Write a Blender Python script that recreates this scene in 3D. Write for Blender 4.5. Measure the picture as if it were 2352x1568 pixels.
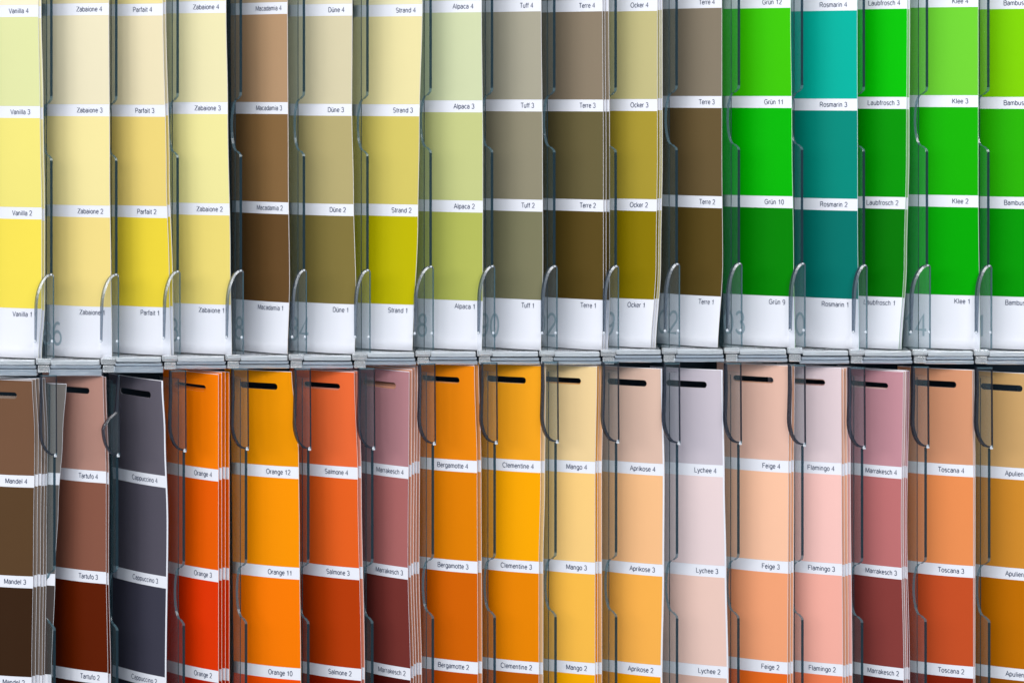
import bpy, math, random
from mathutils import Vector
random.seed(7)
sc = bpy.context.scene
for o in list(bpy.data.objects): bpy.data.objects.remove(o)
COL = sc.collection
# one layout unit = 0.5 mm; cards sit near the plane z = 0, z grows towards the camera
S = 0.0005
D = 6000.0
CX, CY = 1176.0, 200.0
def P3(x, y, z):
    return ((x-1176.0)*S, -z*S, (784.0-y)*S)
def unx(sx, z): return CX+(sx-CX)*(D-z)/D
def uny(sy, z): return CY+(sy-CY)*(D-z)/D

# ---------------------------------------------------------------- camera
cam_d = bpy.data.cameras.new('camera')
cam = bpy.data.objects.new('camera', cam_d); COL.objects.link(cam)
cam.location = P3(CX, CY, D)
cam.rotation_euler = (math.radians(90), 0, 0)
cam_d.sensor_width = 36
cam_d.lens = 36*D/2352.0
cam_d.shift_x = 0.0
cam_d.shift_y = -(784.0-CY)/2352.0
cam_d.clip_start = 0.05
cam_d.clip_end = 60
sc.camera = cam

# ---------------------------------------------------------------- light
world = bpy.data.worlds.new('World'); sc.world = world; world.use_nodes = True
bg = world.node_tree.nodes['Background']
bg.inputs[0].default_value = (0.74, 0.87, 1.0, 1)
bg.inputs[1].default_value = 0.42
def area(name, loc, target, size, sizey, energy, color):
    l = bpy.data.lights.new(name, 'AREA'); l.shape = 'RECTANGLE'
    l.size = size; l.size_y = sizey; l.energy = energy; l.color = color
    o = bpy.data.objects.new(name, l); COL.objects.link(o); o.location = loc
    d = Vector(target)-Vector(loc)
    o.rotation_euler = d.to_track_quat('-Z', 'Y').to_euler()
    return o
area('shop_light', (-1.5, -3.2, 1.7), (0.1, 0, 0.0), 2.6, 1.2, 55, (1.0, 0.98, 0.95))
area('side_light', (-5.4, -2.7, 1.6), (0.0, 0, 0.0), 3.2, 2.2, 152, (1.0, 0.975, 0.94))  # added wide lamp far left, makes the dark-to-bright gradient across each card
area('front_right_light', (1.5, -2.2, 1.6), (0.0, 0, 0.0), 1.4, 0.9, 54, (1.0, 0.98, 0.96))  # unseen lamp set at the right front to shape the gradient on the cards
sc.view_settings.view_transform = 'Standard'
sc.view_settings.look = 'None'
sc.view_settings.exposure = 0
sc.view_settings.gamma = 1
sc.render.engine = 'CYCLES'
sc.cycles.transparent_max_bounces = 24
sc.cycles.max_bounces = 10

# ---------------------------------------------------------------- materials
def lin(c):
    r = []
    for v in c:
        v = v/255.0
        r.append(v/12.92 if v <= 0.04045 else ((v+0.055)/1.055)**2.4)
    return r
def newmat(name):
    m = bpy.data.materials.new(name); m.use_nodes = True
    nt = m.node_tree; nt.nodes.clear()
    out = nt.nodes.new('ShaderNodeOutputMaterial')
    return m, nt, out
_pm = {}
def paper(name, rgb, gain=0.92, rough=0.5, spec=0.05):
    key = (name, tuple(rgb), gain)
    if key in _pm: return _pm[key]
    m, nt, out = newmat(name)
    p = nt.nodes.new('ShaderNodeBsdfPrincipled')
    c = [max(0.0, min(0.95, v*gain)) for v in lin(rgb)]
    tc = nt.nodes.new('ShaderNodeTexCoord')
    n = nt.nodes.new('ShaderNodeTexNoise'); n.inputs['Scale'].default_value = 9.0; n.inputs['Detail'].default_value = 3
    nt.links.new(tc.outputs['Object'], n.inputs['Vector'])
    mx = nt.nodes.new('ShaderNodeMix'); mx.data_type = 'RGBA'
    mx.inputs[6].default_value = (c[0]*0.955, c[1]*0.955, c[2]*0.955, 1)
    mx.inputs[7].default_value = (min(1, c[0]*1.035), min(1, c[1]*1.035), min(1, c[2]*1.035), 1)
    nt.links.new(n.outputs['Fac'], mx.inputs[0]); nt.links.new(mx.outputs[2], p.inputs['Base Color'])
    n2 = nt.nodes.new('ShaderNodeTexNoise'); n2.inputs['Scale'].default_value = 26.0; n2.inputs['Detail'].default_value = 2
    nt.links.new(tc.outputs['Object'], n2.inputs['Vector'])
    b = nt.nodes.new('ShaderNodeBump'); b.inputs['Strength'].default_value = 0.10; b.inputs['Distance'].default_value = 0.004
    nt.links.new(n2.outputs['Fac'], b.inputs['Height']); nt.links.new(b.outputs[0], p.inputs['Normal'])
    p.inputs['Roughness'].default_value = rough
    p.inputs['Specular IOR Level'].default_value = spec
    nt.links.new(p.outputs[0], out.inputs[0])
    _pm[key] = m
    return m
WHITE = paper('white_card', (240, 241, 250), 0.93)
INK = paper('blue_grey_ink', (40, 62, 108), 0.6)
NUMINK = paper('pale_teal_ink', (176, 196, 209), 0.9)

def acrylic(name, tint, haze, hazec, rough=0.03, f0=0.04):
    m, nt, out = newmat(name)
    tr = nt.nodes.new('ShaderNodeBsdfTransparent'); tr.inputs[0].default_value = (*tint, 1)
    df = nt.nodes.new('ShaderNodeBsdfDiffuse'); df.inputs[0].default_value = (*hazec, 1)
    gl = nt.nodes.new('ShaderNodeBsdfGlossy'); gl.inputs['Roughness'].default_value = rough
    gl.inputs[0].default_value = (0.95, 0.97, 1, 1)
    lw = nt.nodes.new('ShaderNodeLayerWeight'); lw.inputs[0].default_value = 0.5
    pw = nt.nodes.new('ShaderNodeMath'); pw.operation = 'POWER'; pw.inputs[1].default_value = 5.0
    nt.links.new(lw.outputs['Facing'], pw.inputs[0])
    fr = nt.nodes.new('ShaderNodeMath'); fr.operation = 'MULTIPLY_ADD'; fr.inputs[1].default_value = 1-f0; fr.inputs[2].default_value = f0
    nt.links.new(pw.outputs[0], fr.inputs[0])
    m1 = nt.nodes.new('ShaderNodeMixShader'); m1.inputs[0].default_value = haze
    nt.links.new(tr.outputs[0], m1.inputs[1]); nt.links.new(df.outputs[0], m1.inputs[2])
    m2 = nt.nodes.new('ShaderNodeMixShader')
    nt.links.new(fr.outputs[0], m2.inputs[0]); nt.links.new(m1.outputs[0], m2.inputs[1]); nt.links.new(gl.outputs[0], m2.inputs[2])
    # faint scuffs
    tc = nt.nodes.new('ShaderNodeTexCoord'); n = nt.nodes.new('ShaderNodeTexNoise')
    mp = nt.nodes.new('ShaderNodeMapping'); mp.inputs['Scale'].default_value = (60, 60, 14)
    n.inputs['Scale'].default_value = 2.0; n.inputs['Detail'].default_value = 4
    nt.links.new(tc.outputs['Object'], mp.inputs[0]); nt.links.new(mp.outputs[0], n.inputs['Vector'])
    b = nt.nodes.new('ShaderNodeBump'); b.inputs['Strength'].default_value = 0.25; b.inputs['Distance'].default_value = 0.002
    nt.links.new(n.outputs['Fac'], b.inputs['Height']); nt.links.new(b.outputs[0], gl.inputs['Normal'])
    nt.links.new(m2.outputs[0], out.inputs[0])
    return m
CLEAR = acrylic('clear_acrylic', (0.962, 0.975, 0.975), 0.02, (0.22, 0.52, 0.58), 0.03, 0.03)
TABCLEAR = acrylic('clear_acrylic_tab', (0.985, 0.99, 0.995), 0.006, (0.6, 0.7, 0.78), 0.03, 0.02)
EDGE = acrylic('acrylic_cut_edge', (0.06, 0.11, 0.15), 0.35, (0.012, 0.05, 0.075), 0.12)
EDGETAB = acrylic('acrylic_rounded_edge', (0.22, 0.27, 0.33), 0.30, (0.10, 0.14, 0.20), 0.22, 0.16)
EDGEDARK = acrylic('acrylic_shaded_edge', (0.10, 0.12, 0.17), 0.30, (0.02, 0.03, 0.055), 0.18, 0.07)  # darker copy of the rounded tab edge, shade put into the colour
EDGEPALE = acrylic('acrylic_notch_edge', (0.42, 0.53, 0.57), 0.35, (0.12, 0.22, 0.27), 0.15)
GLINT = acrylic('corner_glint', (0.8, 0.85, 0.9), 0.65, (0.86, 0.9, 0.96), 0.15)  # whitish diffuse colour painting the highlights at the tab corners
def glassmat(name, col, rough, bump, haze):
    m, nt, out = newmat(name)
    p = nt.nodes.new('ShaderNodeBsdfPrincipled')
    p.inputs['Base Color'].default_value = (*col, 1)
    p.inputs['Transmission Weight'].default_value = 1-haze
    p.inputs['IOR'].default_value = 1.49
    p.inputs['Roughness'].default_value = rough
    tc = nt.nodes.new('ShaderNodeTexCoord'); mp = nt.nodes.new('ShaderNodeMapping')
    mp.inputs['Scale'].default_value = (22, 60, 170)
    n = nt.nodes.new('ShaderNodeTexNoise'); n.inputs['Scale'].default_value = 1.0; n.inputs['Detail'].default_value = 3
    nt.links.new(tc.outputs['Object'], mp.inputs[0]); nt.links.new(mp.outputs[0], n.inputs['Vector'])
    b = nt.nodes.new('ShaderNodeBump'); b.inputs['Strength'].default_value = bump; b.inputs['Distance'].default_value = 0.002
    nt.links.new(n.outputs['Fac'], b.inputs['Height']); nt.links.new(b.outputs[0], p.inputs['Normal'])
    nt.links.new(p.outputs[0], out.inputs[0])
    return m
BAR = glassmat('acrylic_floor', (0.92, 0.96, 1.0), 0.04, 1.0, 0.32)
BAR2 = glassmat('acrylic_rail', (0.72, 0.82, 0.93), 0.04, 1.0, 0.32)
BLOCK = glassmat('acrylic_block', (0.94, 0.97, 1.0), 0.04, 0.9, 0.25)

# ---------------------------------------------------------------- helpers
def link(name, verts, faces, mats, parent=None, fmat=None, smooth=False):
    me = bpy.data.meshes.new(name)
    me.from_pydata(verts, [], faces); 
    for m in mats: me.materials.append(m)
    if fmat:
        for p, k in zip(me.polygons, fmat): p.material_index = k
    if smooth:
        for p in me.polygons: p.use_smooth = True
    me.update()
    o = bpy.data.objects.new(name, me); COL.objects.link(o)
    if parent: o.parent = parent
    return o
def tag(o, label=None, cat=None, group=None, kind=None):
    if label: o['label'] = label
    if cat: o['category'] = cat
    if group: o['group'] = group
    if kind: o['kind'] = kind
def place(root, x, y, z):
    """mesh data are written in world layout; store origin at the thing's base"""
    root.location = P3(x, y, z)
class MB:
    def __init__(s, org=(0, 0, 0)): s.v = []; s.f = []; s.m = []; s.org = Vector(P3(*org))
    def pt(s, x, y, z):
        s.v.append(tuple(Vector(P3(x, y, z))-s.org)); return len(s.v)-1
    def face(s, idx, m=0): s.f.append(idx); s.m.append(m)
    def box(s, x0, x1, y0, y1, z0, z1, m=0, ms=None, sl=0.0):
        i = [s.pt(x+sl*z, y, z) for x in (x0, x1) for y in (y0, y1) for z in (z0, z1)]
        fs = [(0, 1, 3, 2), (4, 6, 7, 5), (0, 4, 5, 1), (2, 3, 7, 6), (0, 2, 6, 4), (1, 5, 7, 3)]
        for k, f in enumerate(fs): s.face([i[a] for a in f], m if ms is None else ms[k])
    def ball(s, cx, cy, cz, r, m=0, n=8, k=6, ry=None):
        ry = ry or r
        rows = []
        for a in range(1, k):
            th = math.pi*a/k
            rows.append([s.pt(cx+r*math.sin(th)*math.cos(2*math.pi*b/n), cy-ry*math.cos(th), cz+r*math.sin(th)*math.sin(2*math.pi*b/n)) for b in range(n)])
        t = s.pt(cx, cy-ry, cz); bt = s.pt(cx, cy+ry, cz)
        for b in range(n):
            s.face((t, rows[0][b], rows[0][(b+1) % n]), m); s.face((bt, rows[-1][(b+1) % n], rows[-1][b]), m)
            for a in range(len(rows)-1):
                s.face((rows[a][b], rows[a+1][b], rows[a+1][(b+1) % n], rows[a][(b+1) % n]), m)
    def build(s, name, mats, parent=None, smooth=False):
        return link(name, s.v, s.f, mats, parent, s.m, smooth)
def empty(name, org):
    o = bpy.data.objects.new(name, None); COL.objects.link(o); o.location = P3(*org); o.empty_display_size = 0.02
    return o

# plain sans-serif lettering drawn as pen strokes: x, y in em, capitals 0.72 high, small letters 0.53
def _arc(cx, cy, rx, ry, a0, a1, n=9):
    return [(cx+rx*math.cos(math.radians(a0+(a1-a0)*k/n)), cy+ry*math.sin(math.radians(a0+(a1-a0)*k/n))) for k in range(n+1)]
H, XH = 0.68, 0.49
def _o(cx=.24, rx=.19): return _arc(cx, XH/2, rx, XH/2, 0, 360, 14)
def _n(x0=.06, w=.32): return [[(x0, 0), (x0, XH)], [(x0, .28)]+_arc(x0+w/2, XH-.17, w/2, .17, 170, 0, 8)+[(x0+w, 0)]]
G = {
 'A': (.62, [[(.02, 0), (.31, H), (.60, 0)], [(.13, .24), (.49, .24)]]),
 'B': (.60, [[(.08, 0), (.08, H), (.34, H)]+_arc(.34, .525, .17, .155, 90, -90)+[(.08, .37)], [(.34, .37)]+_arc(.36, .185, .19, .185, 90, -90)+[(.08, 0)]]),
 'C': (.66, [_arc(.35, .34, .29, .35, 42, 318, 14)]),
 'D': (.66, [[(.08, 0), (.08, H), (.28, H)]+_arc(.28, .34, .31, .34, 90, -90, 12)+[(.08, 0)]]),
 'F': (.54, [[(.08, 0), (.08, H), (.50, H)], [(.08, .36), (.44, .36)]]),
 'G': (.72, [_arc(.36, .34, .30, .35, 42, 300, 14)+[(.62, .10), (.62, .33), (.38, .33)]]),
 'K': (.62, [[(.08, 0), (.08, H)], [(.54, H), (.08, .24)], [(.24, .40), (.58, 0)]]),
 'L': (.52, [[(.08, H), (.08, 0), (.48, 0)]]),
 'M': (.76, [[(.07, 0), (.07, H)], [(.09, H), (.38, .04)], [(.38, .04), (.67, H)], [(.69, H), (.69, 0)]]),
 'O': (.72, [_arc(.36, .34, .30, .35, 0, 360, 18)]),
 'P': (.60, [[(.08, 0), (.08, H), (.34, H)]+_arc(.34, .495, .19, .185, 90, -90)+[(.08, .31)]]),
 'R': (.64, [[(.08, 0), (.08, H), (.36, H)]+_arc(.36, .505, .19, .175, 90, -90)+[(.08, .33)], [(.34, .33), (.58, 0)]]),
 'S': (.60, [_arc(.30, .505, .22, .18, 35, 250, 9)+_arc(.31, .175, .23, .18, 80, -145, 9)]),
 'T': (.56, [[(.02, H), (.54, H)], [(.28, H), (.28, 0)]]),
 'V': (.60, [[(.02, H), (.30, 0), (.58, H)]]),
 'Z': (.58, [[(.05, H), (.53, H), (.05, 0), (.54, 0)]]),
 'a': (.50, [_arc(.24, XH-.15, .17, .15, 160, 0, 7)+[(.41, 0)], [(.41, .30)]+_arc(.22, .145, .17, .145, 95, 330, 9)+[(.41, .14)]]),
 'b': (.50, [[(.06, 0), (.06, H)], _o(.25)]), 'c': (.46, [_arc(.25, XH/2, .19, XH/2, 45, 315, 12)]),
 'd': (.50, [[(.43, 0), (.43, H)], _o(.24)]), 'e': (.49, [[(.06, .26), (.43, .26)]+_arc(.245, XH/2, .19, XH/2, 8, 325, 12)]),
 'f': (.27, [[(.11, 0), (.11, .56)]+_arc(.23, .56, .12, .12, 180, 90, 4), [(.01, XH), (.25, XH)]]),
 'g': (.50, [_o(.24), [(.43, XH), (.43, -.05)]+_arc(.25, -.05, .18, .14, 0, -150, 7)]),
 'h': (.50, [[(.06, 0), (.06, H)], _n()[1]]), 'i': (.20, [[(.10, 0), (.10, XH)], [(.10, .60), (.10, .68)]]),
 'k': (.45, [[(.06, 0), (.06, H)], [(.40, XH), (.06, .16)], [(.18, .27), (.43, 0)]]), 'l': (.20, [[(.10, 0), (.10, H)]]),
 'm': (.74, _n(.06, .29)+[_n(.35, .29)[1]]), 'n': (.50, _n()), 'o': (.50, [_o(.25, .20)]),
 'p': (.50, [[(.06, -.18), (.06, XH)], _o(.25)]), 'r': (.30, [[(.06, 0), (.06, XH)], [(.06, .28)]+_arc(.24, XH-.17, .18, .17, 165, 85, 5)]),
 's': (.45, [_arc(.22, .365, .155, .125, 30, 250, 7)+_arc(.23, .13, .165, .13, 75, -150, 7)]),
 't': (.27, [[(.12, .63), (.12, .10)]+_arc(.21, .10, .09, .10, 180, 280, 4), [(.01, XH), (.25, XH)]]),
 'u': (.50, [[(.06, XH)]+_arc(.22, .17, .16, .17, 180, 350, 8)+[(.40, .22)], [(.40, XH), (.40, 0)]]),
 'y': (.45, [[(.02, XH), (.22, 0)], [(.42, XH), (.20, -.08), (.14, -.17), (.04, -.17)]]),
 'z': (.44, [[(.03, XH), (.39, XH), (.03, 0), (.41, 0)]]),
 '0': (.52, [_arc(.26, .34, .20, .35, 0, 360, 16)]), '1': (.52, [[(.12, .50), (.22, .56), (.30, H), (.30, 0)]]),
 '2': (.52, [_arc(.26, .49, .20, .20, 165, -30, 9)+[(.05, 0), (.48, 0)]]),
 '3': (.52, [_arc(.25, .515, .18, .17, 160, -85, 8), _arc(.25, .185, .21, .19, 88, -160, 9)]),
 '4': (.52, [[(.36, 0), (.36, H), (.03, .20), (.49, .20)]]),
 '6': (.52, [_arc(.26, .21, .20, .21, 0, 360, 14), _arc(.29, .30, .23, .39, 62, 180, 8)]),
 '8': (.52, [_arc(.26, .52, .17, .165, 0, 360, 14), _arc(.26, .185, .205, .19, 0, 360, 14)]),
 '9': (.52, [_arc(.26, .47, .20, .21, 0, 360, 14), _arc(.23, .38, .23, .39, -118, 0, 8)]),
 ' ': (.26, []),
}
G['ü'] = (.50, G['u'][1]+[[(.14, .59), (.14, .67)], [(.32, .59), (.32, .67)]])
_txt = {}
def text_geo(s, pen=0.088):
    if s in _txt: return _txt[s]
    V, F = [], []; x0 = 0.0
    for ch in s:
        adv, strokes = G[ch]
        for st in strokes:
            n = len(st); L = []
            for k in range(n):
                a = st[max(0, k-1)]; b = st[min(n-1, k+1)]
                if math.hypot(st[0][0]-st[-1][0], st[0][1]-st[-1][1]) < 1e-6 and k in (0, n-1): a, b = st[-2], st[1]
                dx, dy = b[0]-a[0], b[1]-a[1]; l = math.hypot(dx, dy) or 1
                nx, ny = -dy/l*pen/2, dx/l*pen/2
                if 0 < k < n-1:
                    d1 = (st[k][0]-st[k-1][0], st[k][1]-st[k-1][1]); l1 = math.hypot(*d1) or 1
                    cs = abs((nx*-d1[1]+ny*d1[0])/l1)/(pen/2); cs = max(.5, cs); nx /= cs; ny /= cs
                L.append((len(V), len(V)+1))
                V += [(x0+st[k][0]+nx, st[k][1]+ny), (x0+st[k][0]-nx, st[k][1]-ny)]
            for p, q in zip(L, L[1:]): F.append([p[0], p[1], q[1], q[0]])
        x0 += adv+0.045
    _txt[s] = (V, F); return _txt[s]

PER, BH = 231.0, 27.5
def interp(pts, y):
    if y <= pts[0][0]: return pts[0][1]
    for (a, b), (c, d) in zip(pts, pts[1:]):
        if y <= c:
            t = (y-a)/(c-a); t = t*t*(3-2*t); return b+(d-b)*t
    return pts[-1][1]

class Card:
    """a tall paint card: white sheet, four printed fields, lettering under each"""
    def __init__(s, edge, yb4, cols, name=None, t=0.5, zr=0.0, rot=0.0, rim=0.6, bow=9.0, width=182.0, seed=0, number=None, numx=None, slot=True, slotm=40.0, nums=(4, 3, 2, 1), th=1.4, wave=1.5, tx=15.0, per=PER, top=205.0):
        s.__dict__.update(locals())
        s.ytop = yb4-top; s.ybot = yb4+3*per+118
        s.ew = .55 if sum(cols[1]) > 390 else .28
        s.edgec = tuple(int(a*(1-s.ew)+b_*s.ew) for a, b_ in zip(cols[1], (238, 234, 232)))
        s.ph = random.uniform(0, 6.28); s.c = math.cos(math.atan(t)); s.sn = math.sin(math.atan(t))
    def at(s, u, v, off=0.0):
        zr = s.zr + s.wave*math.sin((v-s.ytop)/190.0+s.ph)
        x = unx(interp(s.edge, v), zr); y = uny(v, zr)
        q = u/s.width
        z = zr-u*s.sn+s.bow*math.sin(math.pi*min(1, q))+off*s.c
        return (x-u*s.c-off*s.sn, y-u*s.rot, z)
    def grid(s, us, vs, org, off, hole=None):
        b = MB(org); idx = {}
        for j, v in enumerate(vs):
            for i, u in enumerate(us):
                vv = v
                if hole and abs(v-(hole[2]-hole[3])) < 1e-6 or hole and abs(v-(hole[2]+hole[3])) < 1e-6:
                    u0, u1, vc, r = hole
                    if u0 <= u <= u1:
                        d = min(u-u0, u1-u)
                        h = r if d >= r else math.sqrt(max(0, r*r-(r-d)**2))
                        vv = vc+(h if v > vc else -h)
                idx[i, j] = b.pt(*s.at(u, vv, off))
        for j in range(len(vs)-1):
            for i in range(len(us)-1):
                if hole:
                    u0, u1, vc, r = hole
                    if us[i] >= u0-1e-6 and us[i+1] <= u1+1e-6 and vs[j] >= vc-r-1e-6 and vs[j+1] <= vc+r+1e-6: continue
                b.face([idx[i, j], idx[i, j+1], idx[i+1, j+1], idx[i+1, j]])
        return b, idx
    def build(s, label, cat, group):
        org = (unx(interp(s.edge, s.ybot), s.zr)-60, s.ybot, s.zr-30)
        root = empty('colour_card', org); s.root = root
        tag(root, label, cat, group)
        us = [0, s.rim]+[s.width*k/11.0 for k in range(1, 12)]
        hole = None
        if s.slot:
            u0, u1, r = s.slotm, s.slotm+102.0, 7.3
            vc = s.ytop+36
            hole = (u0, u1, vc, r)
            ex = [u0, u1]+[u0+r*k for k in (.08, .3, .6, 1)]+[u1-r*k for k in (.08, .3, .6, 1)]
            us = [u for u in us if all(abs(u-e) > 1.0 for e in ex)]+ex
            us.sort()
        def vlist(a, b_):
            n = max(1, int(round((b_-a)/22.0)))
            vs = [a+(b_-a)*k/n for k in range(n+1)]
            if hole and a < hole[2] < b_:
                vs = [v for v in vs if abs(v-hole[2]) > hole[3]+1]+[hole[2]-hole[3], hole[2]+hole[3]]
                vs.sort()
            return vs
        # white sheet with thickness
        vs = vlist(s.ytop, s.ybot)
        fb, fi = s.grid(us, vs, org, 0.0, hole)
        nb = len(fb.v)
        bb, bi = s.grid(us, vs, org, -s.th, hole)
        fb.v += bb.v
        fb.f += [[i+nb for i in reversed(f)] for f in bb.f]; fb.m += bb.m
        cnt = {}
        for f in fb.f[:len(bb.f)]:
            for a, c in zip(f, f[1:]+f[:1]): cnt[(a, c)] = 1
        for (a, c) in list(cnt):
            if (c, a) not in cnt: fb.face([c, a, a+nb, c+nb], 1)
        fb.build('sheet', [WHITE, paper('cut_edge_%d_%d_%d' % s.edgec, s.edgec)], root, True).data.polygons.foreach_set('use_smooth', [len(f) == 4 and k < 2*len(bb.f) for k, f in enumerate(fb.f)])
        # printed fields
        uf = [u for u in us if u >= s.rim]
        for k in range(4):
            a = s.ytop if k == 0 else s.yb4+(k-1)*s.per+BH
            b_ = s.yb4+k*s.per
            if s.cols[k] is None: continue
            h = hole if (k == 0) else None
            vv = vlist(a+(1.2 if k == 0 else 0), b_)
            g, _ = s.grid(uf, vv, org, 0.3, h)
            nm = 'colour_field'
            g.build(nm, [paper('print_%d_%d_%d' % tuple(s.cols[k]), s.cols[k])], root, True)
        if s.name:
            for k in range(4):
                s.write('%s %s' % (s.name, s.nums[k]), s.tx, s.yb4+k*s.per+18.8, 15.6, 0.89, org, INK, 'lettering')
        if s.number:
            s.write(s.number, None, s.ybot-27, 72, 0.72, org, NUMINK, 'numeral', cx=s.numx)
        return root
    def write(s, txt, right, base, size, sx, org, mat, nm, cx=None):
        v, f = text_geo(txt)
        mx = max(p[0] for p in v)
        b = MB(org)
        if cx is not None:   # last digit centred on cx
            e = interp(s.edge, base); right = (e-(cx+13))/s.c
        for (x, y) in v:
            b.pt(*s.at(right+(mx-x)*size*sx, base-y*size, 0.62))
        for k, q in enumerate(f): b.face(list(q))
        b.build(nm, [mat], s.root)

# ---------------------------------------------------------------- back panel of the rack
b = MB((1176, 784, 0)); b.box(-700, 3050, -900, 2700, -230, -200)
o = b.build('wall', [paper('dark_panel', (28, 40, 50), 1.0, 0.6)]); tag(o, kind='structure')

# ---------------------------------------------------------------- acrylic pockets
SL = 0.9; ZF = 5.0; TH = 6.0
XU = [-28, 115, 264, 405, 550, 695, 841, 986, 1127, 1270, 1411, 1551, 1694, 1839, 1981, 2126, 2267, 2410]
YU = [627, 627, 627, 620, 618, 617, 617, 609, 608, 608, 608, 603, 602, 602, 606, 606, 607, 608]     # top of the lower tab
XL = [-22, 122, 266, 419, 562, 705, 852, 991, 1133, 1273, 1412, 1552, 1693, 1840, 1977, 2123, 2269, 2412]
YL = [1046, 1046, 1046, 1035, 1031, 1031, 1030, 1019, 1017, 1015, 1015, 1018, 1018, 1022, 1028, 1026, 1028, 1030]  # foot of the upper tab
TUL = [37, 36, 34, 31, 32, 26, 28, 36, 31, 28, 27, 27, 27, 28, 25, 38, 29, 30]
def tray(i, X, flo, label, group, w_left, crooked=False, off=0.0, deep=31.0):
    """flo: screen y of the pocket floor; X: list of wall lines"""
    xr = unx(X[i+1], ZF); xl = unx(X[i], ZF)
    F = uny(flo, 0)
    org = ((xr+xl)/2, F, 0)
    root = empty('acrylic_pocket', org); tag(root, label, 'card pocket', group)
    T = F-1030.0
    # --- wall at the right of the pocket, with a finger notch in its front edge
    n0, n1 = F-612.0+off, F-468.0+off
    tabtop, eartip = F-208.0+off, F-866.0
    prof = [(-64, T), (ZF, T), (ZF, eartip), (ZF, n0-2)]
    m = [1, 2, 1, 3]
    prof += [(ZF-1, n0+6)]; m += [3]
    for k in range(0, 13):
        a = math.pi*(k/12.0)
        prof.append((ZF-9-17*math.sin(a)**0.8 if 0 < k < 12 else ZF-9, n0+14+(n1-n0-24)*(1-math.cos(a))/2)); m.append(3)
    prof += [(ZF-1, n1-3), (ZF, n1+2), (ZF, tabtop), (ZF, F), (-64, F)]
    m += [3, 1, 0, 2, 2]
    m = m[:len(prof)]
    b = MB(org)
    n = len(prof)
    A = [b.pt(xr+SL*(z-ZF), y, z) for z, y in prof]; B = [b.pt(xr+TH+SL*(z-ZF), y, z) for z, y in prof]
    # side faces as quads strips from the rear line so the concave outline stays clean
    def side(L, flip):
        rear = {}
        for k in range(1, n-2):
            z0, y0 = prof[k]; z1, y1 = prof[k+1]
            if abs(y1-y0) < 1e-4: continue
            def rp(y):
                if y not in rear: rear[y] = b.pt((xr if L is A else xr+TH)+SL*(-64-ZF), y, -64)
                return rear[y]
            f = [L[k], L[k+1], rp(y1), rp(y0)]
            b.face(f[::-1] if flip else f, 0)
    side(A, False); side(B, True)
    for k in range(1, n-2):
        y0, y1 = prof[k][1], prof[k+1][1]
        ym = (y0+y1)/2
        mm = 1
        if n0-3 < ym < n1+1: mm = 3
        elif ym > tabtop or ym < eartip: mm = 0
        b.face([A[k], B[k], B[k+1], A[k+1]], mm)
    b.face([A[0], B[0], B[1], A[1]], 2)
    b.build('side_wall', [CLEAR, EDGE, EDGETAB, EDGEPALE], root)
    # --- thinner wall of the neighbour side
    b = MB(org)
    b.box(xl+TH+3-SL*ZF, xl+TH+5-SL*ZF, T+4, F, -74, -20, ms=[0, 0, 1, 1, 2, 1], sl=SL)
    b.build('inner_wall', [CLEAR, EDGE, EDGEPALE], root)
    # --- lower retaining tab: rounded shoulder, then straight down
    def tab(name, pts, z0, z1, dark, slx=0.62):
        b = MB(org); n = len(pts)
        area2 = sum(pts[k][0]*pts[(k+1) % n][1]-pts[(k+1) % n][0]*pts[k][1] for k in range(n))
        sg = 1 if area2 > 0 else -1
        ins = []
        for k in range(n):
            p0, p1, p2 = pts[k-1], pts[k], pts[(k+1) % n]
            nx = ny = 0
            for a, c in ((p0, p1), (p1, p2)):
                l = math.hypot(c[0]-a[0], c[1]-a[1]) or 1
                nx += -(c[1]-a[1])/l*sg; ny += (c[0]-a[0])/l*sg
            l = math.hypot(nx, ny) or 1
            wd = 4.2 if dark[k] != 0 else 2.0
            ins.append((p1[0]+nx/l*wd, p1[1]+ny/l*wd))
        Fr = [b.pt(x+slx*(z1-2-z0), y, z1-2) for x, y in pts]; Bk = [b.pt(x, y, z0) for x, y in pts]
        In = [b.pt(x+slx*(z1-z0), y, z1) for x, y in ins]
        b.face(In, 0); b.face(Bk[::-1], 0)
        for k in range(n):
            q = (k+1) % n
            b.face([In[k], Fr[k], Fr[q], In[q]], dark[k])
        for k in range(n):
            q = (k+1) % n
            b.face([Fr[k], Bk[k], Bk[q], Fr[q]], dark[k])
        return b
    w = w_left
    xR = xr+7; pts = [(xR, F-4)]; dk = [3]
    pts.append((xR, tabtop+7)); dk.append(1)
    pts.append((xR-2, tabtop+2)); dk.append(1)
    pts.append((xR-6, tabtop)); dk.append(1)
    for k in range(0, 11):
        a = math.pi/2*k/10
        pts.append((xR-9-(w-2)*math.sin(a)**1.15, tabtop+1+80*(1-math.cos(a)))); dk.append(1)
    pts.append((xR-7-w, F-42)); dk.append(0)
    pts.append((xR-7-w, F-4)); dk.append(0)
    tb = tab('t', pts, 7, 15, dk)
    tb.ball(xR-4-w, F-42, 12, 3.2, 2, ry=3.6); tb.ball(xR-1, F-42, 12, 3.4, 2, ry=4.0)  # pale balls stand in for glints on the tab edges
    tb.ball(xR-3, tabtop+3, 12, 3.4, 2, ry=2.6)
    tb.build('retaining_tab', [TABCLEAR, EDGETAB, GLINT, EDGEPALE], root, False)
    # --- upper tab: straight down from the top, curving back to the wall
    pts = [(xR-1, T-22)]; dk = [3]
    w2 = w+2
    if crooked:
        pts += [(xR-4, T-22)]; dk += [1]
        pts += [(xR-10, T+62), (xR-24, T+74), (xR-w2-4, T+92)]; dk += [1, 1, 1]
    else:
        pts += [(xR-5-w2, T-22), (xR-5-w2, T+34)]; dk += [1, 1]
    dk = dk[:len(pts)]
    y0 = eartip-62
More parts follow.
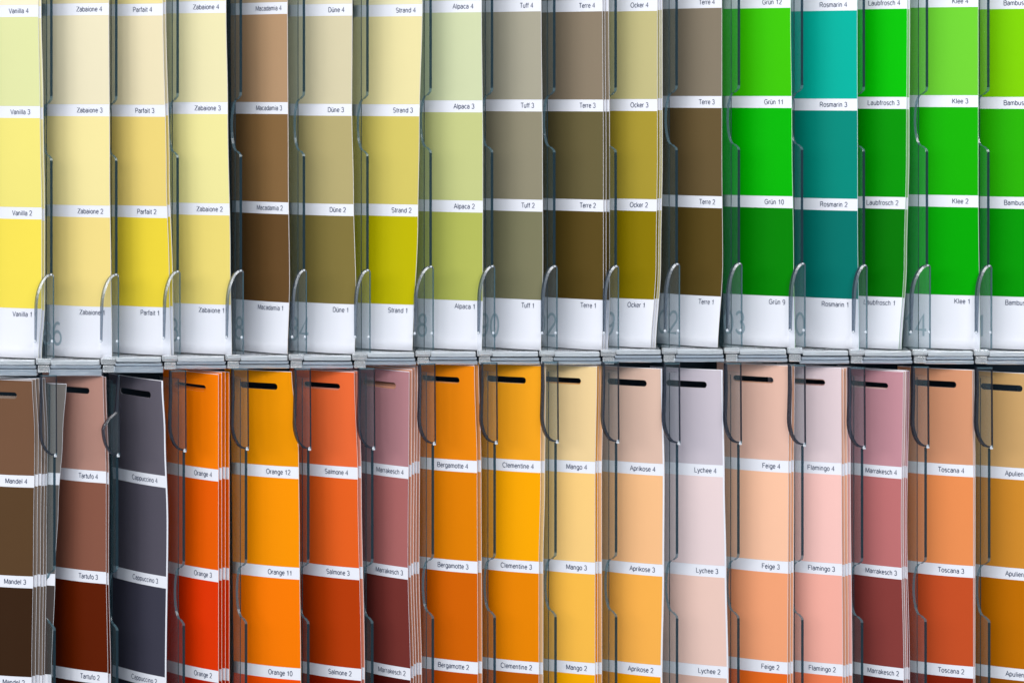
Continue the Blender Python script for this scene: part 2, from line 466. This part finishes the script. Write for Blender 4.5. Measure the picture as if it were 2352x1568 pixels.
    for k in range(0, 11):
        a = math.pi/2*k/10
        pts.append((xR-7-w2+(w2-2)*(1-math.cos(a)), y0+60*math.sin(a))); dk.append(1)
    pts.append((xR, eartip)); dk.append(3)
    pts.append((xR, eartip-8)); dk.append(1)
    pts = pts[::-1]
    dk = dk[::-1][1:]+[dk[-1]]
    tb = tab('t', pts, 7, 15, dk)
    tb.ball(xR-1, eartip-3, 12, 3.4, 2, ry=4.2)  # another painted glint, at the foot of the upper tab
    if w > 0: tb.box(xR-3, xR+3, eartip-3, eartip+1, 8, 15, 2)
    tb.build('upper_tab', [TABCLEAR, EDGEDARK, GLINT, EDGEPALE], root, False)
    def bev(o, w):
        m = o.modifiers.new('Bevel', 'BEVEL'); m.width = w*S; m.segments = 2
    # --- floor, its front lip, rail under it, corner block
    b = MB(org)
    b.box(xl-28, xr-35, F+0.5, F+8, -86, 9, 0)
    bev(b.build('floor', [BAR], root), 1.6)
    b = MB(org)
    jj = random.uniform(-1.0, 1.0)
    b.box(xl+4, xr-34, F+1.5+jj, F+12+jj*.5, 9.5, 15, 0)
    bev(b.build('front_lip', [BAR], root), 1.6)
    b = MB(org)
    j = random.uniform(-1.2, 1.2)
    b.box(xl+1, xr-32, F+14.5+j, F+21+j, -6, 10, 0)
    b.box(xl-3, xr-30, F+23+j*.4, F+deep, -14, 6, 0)
    bev(b.build('rail', [BAR2], root), 2.2)
    b = MB(org)
    b.box(xr-31.5, xr+3, F-3, F+11, -6, 14, 0)
    b.box(xr-27, xr-0.5, F+13, F+30, -6, 12, 0)
    bev(b.build('corner_block', [BLOCK], root), 2.0)
    return root

# ---------------------------------------------------------------- data
# name, numbers, right edge [(y,x)...], y of band 3, colours 4..1, extras, colour words
UP = [
 ('Vanilla', [(20,88),(250,92),(500,96),(700,96),(822,88)], 244, [(250,238,205),(224,226,165),(242,228,125),(248,225,85)], dict(t=.45), 'pale green to bright yellow'),
 ('Zabaione', [(20,250),(400,252),(650,255),(820,257)], 240, [(236,222,178),(236,225,192),(244,228,160),(243,219,136)], dict(t=.45, number='86', numx=121), 'cream to soft yellow'),
 ('Parfait', [(20,374),(400,382),(650,389),(820,392)], 241, [(243,225,160),(236,222,184),(236,210,120),(238,212,60)], dict(t=.5), 'beige to strong yellow'),
 ('Zabaione', [(20,519),(250,523),(600,529),(820,532)], 235, [(240,230,190),(236,226,178),(238,228,155),(236,215,118)], dict(t=.45, number='8', numx=391), 'cream to straw yellow'),
 ('Macadamia', [(20,660),(400,662),(650,665),(822,660)], 235, [(205,180,150),(183,147,112),(134,101,62),(102,73,40)], dict(t=.8, number='8', numx=536), 'tan to dark brown'),
 ('Düne', [(20,809),(250,808),(450,812),(700,818),(822,814)], 239, [(235,225,195),(216,205,170),(182,168,115),(130,115,60)], dict(t=.55, number='84', numx=691), 'sand to olive brown'),
 ('Strand', [(0,970),(300,963),(500,960),(822,947)], 240, [(240,232,190),(235,222,165),(212,196,100),(190,180,0)], dict(t=.5), 'cream to acid yellow-green'),
 ('Alpaca', [(20,1106),(350,1109),(700,1109),(822,1106)], 231, [(222,226,196),(208,214,172),(198,202,135),(180,185,90)], dict(t=.5, number='88', numx=966), 'pale sage to olive green'),
 ('Tuff', [(20,1243),(350,1246),(600,1247),(822,1242)], 229, [(190,185,168),(170,164,145),(145,138,115),(125,122,92)], dict(t=.65, number='90', numx=1133), 'stone grey to grey olive'),
 ('Terre', [(20,1384),(350,1386),(700,1386),(822,1382)], 229, [(165,152,135),(140,125,105),(104,94,60),(90,72,28)], dict(t=.7, number='92', numx=1264), 'taupe to dark earth brown'),
 ('Ocker', [(20,1510),(350,1510),(600,1507),(822,1494)], 228, [(214,206,160),(194,184,130),(168,148,50),(138,118,0)], dict(t=.65, number='9', numx=1399), 'khaki to dark ochre'),
 ('Terre', [(20,1658),(350,1658),(600,1660),(822,1648)], 221, [(165,152,135),(134,122,104),(102,84,52),(90,72,28)], dict(t=.8, number='02', numx=1546), 'grey taupe to dark brown'),
 ('Grün', [(20,1816),(300,1819),(600,1823),(822,1826)], 221, [(140,220,30),(60,195,0),(0,180,0),(0,130,0)], dict(t=.6, number='03', numx=1704, nums=(12,11,10,9)), 'lime to dark green'),
 ('Rosmarin', [(20,1969),(500,1970),(822,1973)], 227, [(60,200,180),(0,175,155),(0,136,120),(0,114,104)], dict(t=.6, number='10', numx=1844), 'turquoise to deep teal'),
 ('Laubfrosch', [(20,2084),(350,2082),(600,2077),(822,2064)], 223, [(80,210,40),(0,190,0),(0,146,0),(0,116,0)], dict(t=.6), 'bright to dark green'),
 ('Klee', [(20,2247),(400,2247),(822,2251)], 219, [(150,220,90),(110,205,50),(20,175,0),(0,165,0)], dict(t=.45, number='14', numx=2122), 'light to mid green'),
 ('Bambus', [(20,2386),(822,2388)], 223, [(165,225,40),(125,205,0),(40,175,0),(0,150,0)], dict(t=.5, number='1', numx=2255, tx=18), 'yellow-green to green'),
]
LO = [
 ('Mandel', [(865,74),(1000,80),(1250,77),(1560,73)], 1092, [(118,84,62),(92,66,42),(58,36,20),(40,24,14)], dict(t=.35), 'mid to very dark brown'),
 ('Tartufo', [(865,237),(1100,244),(1300,244),(1560,248)], 1082, [(180,135,122),(138,87,70),(95,28,0),(60,15,0)], dict(t=.6), 'dusty rose to oxblood brown'),
 ('Cappuccino', [(875,374),(1000,380),(1200,386),(1560,382)], 1093, [(98,93,104),(86,82,94),(62,61,75),(42,40,54)], dict(t=.8, rot=.03, rim=4.5), 'slate grey to near black'),
 ('Orange', [(855,502),(1560,502)], 1078, [(255,128,0),(240,95,0),(230,55,0),(190,30,0)], dict(t=.8, rot=.02), 'orange to red-orange'),
 ('Orange', [(855,670),(940,676),(1040,686),(1250,688),(1560,691)], 1072, [(242,150,0),(255,150,0),(255,125,0),(250,80,0)], dict(t=.5, nums=(12,11,10,9), tx=19), 'amber to bright orange'),
 ('Salmone', [(855,814),(1100,822),(1560,830)], 1073, [(240,108,55),(236,98,32),(185,60,5),(150,30,0)], dict(t=.6, tx=20), 'salmon to rust red'),
 ('Marrakesch', [(855,940),(1300,937),(1560,943)], 1072, [(184,130,136),(175,104,102),(118,50,45),(85,20,15)], dict(t=.8, rot=.015, tx=13), 'mauve to maroon'),
 ('Bergamotte', [(845,1090),(1070,1096),(1560,1098)], 1058, [(238,135,10),(230,130,0),(215,100,0),(200,80,0)], dict(t=.55, tx=17), 'deep amber to burnt orange'),
 ('Clementine', [(845,1244),(1100,1242),(1300,1238),(1560,1238)], 1058, [(248,165,30),(255,170,0),(238,135,0),(200,95,0)], dict(t=.5, tx=14), 'golden orange to brown orange'),
 ('Mango', [(840,1371),(1100,1367),(1560,1367)], 1060, [(242,210,155),(254,208,130),(254,190,75),(255,175,0)], dict(t=.5, tx=18), 'pale apricot to golden yellow'),
 ('Aprikose', [(842,1521),(1100,1526),(1300,1525),(1560,1521)], 1065, [(225,190,172),(252,194,140),(254,180,80),(255,165,0)], dict(t=.55, rim=4, tx=18), 'pink beige to apricot orange'),
 ('Lychee', [(848,1660),(1100,1664),(1300,1668),(1560,1673)], 1068, [(205,195,205),(238,215,215),(240,203,190),(225,185,170)], dict(t=.5, rim=4, tx=17), 'lilac grey to pale pink'),
 ('Feige', [(845,1813),(1100,1811),(1560,1809)], 1058, [(232,188,170),(254,198,165),(248,165,120),(240,110,35)], dict(t=.55, tx=18), 'pale peach to orange'),
 ('Flamingo', [(850,1932),(1100,1933),(1560,1936)], 1063, [(228,207,211),(252,200,192),(250,178,162),(250,130,85)], dict(t=.55, tx=15), 'pale pink to coral'),
 ('Marrakesch', [(853,2075),(1200,2070),(1560,2076)], 1072, [(200,144,154),(195,115,115),(138,62,58),(95,22,18)], dict(t=.75, tx=14), 'rose pink to dark red'),
 ('Toscana', [(850,2234),(1100,2236),(1560,2236)], 1068, [(218,152,115),(240,145,85),(200,80,38),(140,35,10)], dict(t=.55, tx=22), 'terracotta pink to brick red'),
 ('Apulien', [(858,2386),(1560,2388)], 1077, [(212,168,110),(212,140,45),(192,110,0),(160,85,0)], dict(t=.6, tx=23), 'sandy beige to dark ochre'),
]
# cards standing behind the front one of a pocket: (dx to the front edge, depth, dy, colours or None)
REAR = {
 ('U', 0): [(7, -4, 3, 'cream')], ('U', 2): [(7, -5, -3, None)], ('U', 9): [(6, -4, 0, None), (14, -8, 0, None)],
 ('U', 10): [(6, -5, -2, None), (11, -8, -2, 'pale')], ('U', 14): [(6, -5, 1, 'pale')],
 ('L', 0): [(8, -4, -3, 'grey'), (16, -8, -5, 'grey'), (24, -12, -4, 'grey'), (30, -15, -5, 'grey')],
 ('L', 1): [(6, -4, 2, None)],
 ('L', 3): [(8, -4, -4, None), (16, -9, -6, None), (25, -13, -5, None)],
 ('L', 5): [(8, -5, -3, 'pink')],
 ('L', 6): [(7, -4, -5, 'peach'), (13, -8, -10, 'peach'), (19, -12, -13, 'peach'), (25, -16, -13, 'peach')],
 ('L', 7): [(9, -5, -2, 'peach')], ('L', 8): [(9, -5, 0, 'white')],
 ('L', 9): [(6, -4, -2, 'deep'), (15, -8, -2, 'peach')],
 ('L', 12): [(6, -4, 0, 'peach'), (12, -8, -2, 'peach')],
 ('L', 13): [(6, -4, 2, 'peach'), (13, -8, 0, 'peach'), (21, -12, -2, 'pink')],
 ('L', 14): [(5, -4, -2, 'white'), (9, -8, -3, 'pink'), (13, -12, -2, None)],
 ('L', 15): [(4, -4, 0, 'white')],
}
ALT = {'cream': (250, 238, 185), 'pale': (228, 224, 205), 'grey': (150, 138, 132), 'pink': (236, 170, 160), 'peach': (240, 170, 128), 'white': (242, 222, 212), 'deep': (240, 160, 60)}
ORD = ['second', 'third', 'fourth', 'fifth']

def between(row, i):
    l = row[i-1][0] if i > 0 else None; r = row[i+1][0] if i+1 < len(row) else None
    if l and r: return 'between %s and %s' % (l, r)
    if r: return 'at the left edge beside %s' % r
    return 'at the right edge beside %s' % l

DTX = {'U': [11, 3, 14, 3, 3, 6, 2, 6, 7, 6, 9, 5, 8, 11, 3, 9, 6], 'L': [3, 9, 15, 6, 3, 7, 2, 7, 4, 3, 5, 3, 3, 3, -1, 1, 3]}
for rk, row, word in (('U', UP, 'upper'), ('L', LO, 'lower')):
    X = XU if rk == 'U' else XL
    for i, (nm, edge, y, cols, ex, cw) in enumerate(row):
        yb4 = y-PER if rk == 'U' else y
        flo = (YU[i+1]+197.5) if rk == 'U' else (YL[i+1]+866)
        tray(i, X, flo, 'clear acrylic pocket holding the %s card, %s row %s' % (nm, word, between(row, i)),
             'acrylic pockets of the %s row' % word, TUL[i+1] if rk == 'U' else 31, crooked=(rk == 'L' and i == 1), off=10.5 if rk == 'U' else 0.0, deep=38.0 if i < 3 else 31.0)
        kw = dict(ex)
        kw['tx'] = kw.get('tx', 15)+DTX[rk][i]
        if rk == 'U':
            # printed bands sit a little closer on the right half of the upper row
            kw['per'] = 232.5 if i < 4 else 230.0; yb4 = y-kw['per']
            bot = flo-3
        if rk == 'L': kw['top'] = 219.0
        c = Card(edge, yb4, cols, nm, **kw)
        if rk == 'U': c.ybot = flo-1.5
        c.build('%s card lettered %s, %s row %s' % (cw, nm, word, between(row, i)), 'paint card', 'front cards of the %s row' % word)
        for k, (dx, dz, dy, alt) in enumerate(REAR.get((rk, i), [])):
            e2 = [(yy, xx+dx+random.uniform(-.6, .6)) for yy, xx in edge]
            cc = cols
            if alt and alt != 'deep':
                a = ALT[alt]; cc = [tuple(int(p*.35+q*.65) for p, q in zip(co, a)) for co in cols]
            if alt == 'deep':
                cc = [(240,170,80),(240,160,40),(240,140,10),(235,130,0)]
            kk = {q: v for q, v in kw.items() if q not in ('number', 'numx', 'nums', 'tx', 'rim', 'rot')}
            c2 = Card(e2, yb4+dy, cc, None, zr=dz, rim=0.6, rot=kw.get('rot', 0), slotm=kw.get('slotm', 40)+dx, **kk)
            if rk == 'U': c2.ybot = flo-1.5
            c2.build('%s card from front in %s %s pocket %s' % (ORD[k], word, nm, between(row, i)),
                     'paint card', 'cards behind the front ones')
# a loose card leaning askew in the rose-brown pocket
e = [(866, 153), (1000, 144), (1160, 134), (1300, 127), (1560, 118)]
lc = Card(e, 1086, [(128,122,118),(104,98,96),(70,62,60),(50,44,42)], None, t=.35, zr=-10, rot=.0, slot=False, width=62, bow=1)
lc.build('grey brown card leaning askew at the left of the Tartufo pocket, lower row', 'paint card', None)
